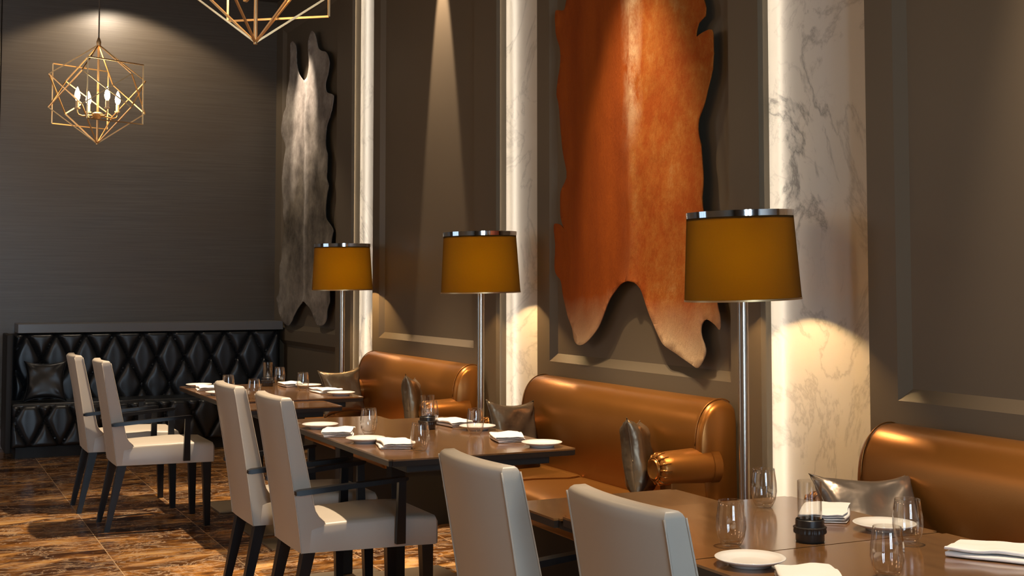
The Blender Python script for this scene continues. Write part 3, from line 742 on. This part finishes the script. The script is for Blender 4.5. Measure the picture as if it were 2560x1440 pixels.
# ---------------------------------------------------------------- tufted banquette
def tufted(parent, x0, x1, z0, z1, yf, depth=.03, mat='black_leather'):
    nx = int((x1-x0)/.0125); nz = int((z1-z0)/.0125); bm = bmesh.new(); V = {}
    px_, pz_ = .238, .46
    for i in range(nx+1):
        for j in range(nz+1):
            x = x0+(x1-x0)*i/nx; z = z0+(z1-z0)*j/nz
            a = (x-1.65)/px_; b = (z-1.0)/pz_
            d1 = abs(((a+b) % 1.0)-.5)*2; d2 = abs(((a-b) % 1.0)-.5)*2     # 1 at the seams
            s = max(d1, d2); grv = math.exp(-((1-s)/.09)**2); node = math.exp(-((1-d1)**2+(1-d2)**2)/.03)
            puff = (1-d1**7)*(1-d2**7)
            fold = .004*math.cos(a*2*PI*3)*math.exp(-((1-min(1, max(d1, d2)))/.35))*(1-grv)
            e = min(1, min(x-x0, x1-x, z-z0, z1-z)/.03); e = math.sqrt(max(0, 1-(1-e)**2))
            V[i, j] = bm.verts.new((x, yf + depth*1.2*(1-e) - depth*puff*e + .016*grv + .012*node + fold, z))
    for i in range(nx):
        for j in range(nz): bm.faces.new((V[i, j], V[i+1, j], V[i+1, j+1], V[i, j+1]))
    # thickness
    back = [bm.verts.new((x, yf+.10, z)) for x, z in ((x0, z0), (x1, z0), (x1, z1), (x0, z1))]
    bot = [V[i, 0] for i in range(nx+1)]; top = [V[i, nz] for i in range(nx+1)]; lf = [V[0, j] for j in range(nz+1)]; rt_ = [V[nx, j] for j in range(nz+1)]
    bm.faces.new(bot+[back[1], back[0]]); bm.faces.new(top+[back[2], back[3]]); bm.faces.new(lf+[back[3], back[0]]); bm.faces.new(rt_+[back[2], back[1]]); bm.faces.new(back)
    return bm
t = empty('tufted_banquette', (2.0, 11.3, 0))
def tl(o): o.matrix_parent_inverse = t.matrix_world.inverted(); return o
off = Vector((-2.0, -11.3, 0))
def pt(name, bm, mat, sm=None, par=None):
    bmesh.ops.translate(bm, verts=bm.verts, vec=off); return link(name, bm, mat, par or t, sm)
bk_ = pt('backrest', tufted(t, .84, 3.10, .40, .995, 11.40), 'black_leather', 60)
bm = bmesh.new()
for k in range(10):
    for row in range(2):
        x = 1.65+.238*(k-3+.5*(row == 0)); z = .77 if row == 0 else .54
        if .88 < x < 3.07: lathe(bm, [(0, .006), (.007, .004), (.009, 0)], 12, (x, 11.405, z))
bmesh.ops.rotate(bm, verts=bm.verts, cent=(0, 0, 0), matrix=Matrix.Identity(3))
pt('tuft_buttons', bm, 'black_wood', 60, bk_)
pt('seat', tufted(t, .80, 3.10, .09, .43, 10.98), 'black_leather', 60)
pt('seat_top', nbox(.80, 3.10, 11.0, 11.42, .34, .442, .02, 3), 'black_leather', 40)
pt('end_panel', nbox(.755, .80, 10.99, 11.50, .05, 1.0, .012), 'matte_black', 40)
pt('plinth', nbox(.84, 3.10, 11.05, 11.5, 0, .09), 'matte_black')
pt('core', nbox(.81, 3.10, 11.49, 11.74, .0, .985), 'matte_black')
tag(t, 'black diamond-tufted leather banquette against the end wall', 'banquette')
o = link('shelf_rail', nbox(.865, 3.13, 11.38, 11.765, .998, 1.075, .004), 'rail'); tag(o, 'grey stone shelf rail running along the top of the black tufted banquette', 'shelf')

# ---------------------------------------------------------------- cage pendants
def cube_on_vertex(a, rot):
    R_ = a*math.sqrt(2/3); h = a/math.sqrt(3)
    T_, B_ = Vector((0, 0, 1.5*h)), Vector((0, 0, -1.5*h))
    U = [Vector((R_*math.cos(rot+k*2*PI/3), R_*math.sin(rot+k*2*PI/3), .5*h)) for k in range(3)]
    L_ = [Vector((R_*math.cos(rot+PI/3+k*2*PI/3), R_*math.sin(rot+PI/3+k*2*PI/3), -.5*h)) for k in range(3)]
    E_ = [(T_, u) for u in U] + [(B_, l_) for l_ in L_]
    for k in range(3): E_ += [(U[k], L_[k]), (U[(k+1) % 3], L_[k])]
    return E_
def pendant(loc, rz_sq, rz_cube, label, top):
    t = empty('cage_pendant', loc); a = .340; rb = .0034
    for s_, k in ((0, 1.0), (PI, .9)):
        bm = bmesh.new()
        for p_, q in cube_on_vertex(a, rz_cube+s_): tube(bm, [p_, q], rb*k, square=True)
        link('tilted_cube_frame', bm, 'brass', t)
    for sgn in (1, -1):
        bm = bmesh.new(); h = .1775; w_ = .185; R_ = Matrix.Rotation(rz_sq, 3, 'Z')
        c4 = [R_ @ Vector((sx*w_, sgn*w_, sz*h)) for sx, sz in ((-1, -1), (1, -1), (1, 1), (-1, 1))]
        for i in range(4): tube(bm, [c4[i], c4[(i+1) % 4]], rb, square=True)
        link('square_frame', bm, 'brass', t)
    top_z = top-loc[2]
    link('stem', lathe(bmesh.new(), [(0, -.30), (.0065, -.30), (.0065, .31), (0, .31)], 12), 'brass', t, 60)
    link('suspension_rod', lathe(bmesh.new(), [(0, .30), (.004, .31), (.004, top_z-.02), (0, top_z-.02)], 10), 'cord', t, 60)
    link('finial', lathe(bmesh.new(), [(0, .285), (.012, .29), (.014, .31), (.006, .335), (0, .34)], 16), 'brass', t, 60)
    link('ceiling_rose', lathe(bmesh.new(), [(0, top_z-.03), (.06, top_z-.02), (.065, top_z), (0, top_z)], 24), 'brass', t, 60)
    hub = link('hub', lathe(bmesh.new(), [(0, -.155), (.012, -.150), (.030, -.130), (.034, -.118), (.016, -.108), (0, -.106)], 24), 'brass', t, 60)
    for k in range(4):
        an = rz_cube+.75+k*PI/2; c_, s_ = math.cos(an), math.sin(an)
        bm = bmesh.new(); r_ = .125
        pts = [(.02*c_, .02*s_, -.128), ((r_-.03)*c_, (r_-.03)*s_, -.138), ((r_-.008)*c_, (r_-.008)*s_, -.132), (r_*c_, r_*s_, -.118), (r_*c_, r_*s_, -.098)]
        tube(bm, pts, .0045, 8); ar = link('candle_arm', bm, 'brass', t, 60)
        link('candle_sleeve', lathe(bmesh.new(), [(0, -.10), (.016, -.10), (.018, -.092), (.0105, -.090), (.0105, -.052), (0, -.052)], 16, (r_*c_, r_*s_, 0)), 'porcelain_holder', ar, 40)
        link('candle_bulb', lathe(bmesh.new(), [(0, -.052), (.008, -.050), (.0145, -.036), (.0165, -.020), (.013, .000), (.006, .020), (.0, .032)], 16, (r_*c_, r_*s_, 0)), 'bulb', ar, 180)
    tag(t, label, 'pendant light', 'brass cage pendants')
    d = bpy.data.lights.new('pendant_glow', 'POINT'); d.energy = 14; d.color = (1, .65, .32); d.shadow_soft_size = .12
    o = bpy.data.objects.new('pendant_glow', d); COL.objects.link(o); o.location = (loc[0], loc[1], loc[2]+.02)
    return t
pendant((1.005, 7.77, 2.53), math.radians(24.9), math.radians(-YAW*57.3+90), 'brass geometric cage pendant with four lit candle bulbs, hanging whole on the left', ZC)
pendant((1.02, 4.08, 2.49), math.radians(-37.6), math.radians(52), 'brass geometric cage pendant nearer the viewer, cut off by the top edge', ZC)
#TAIL#
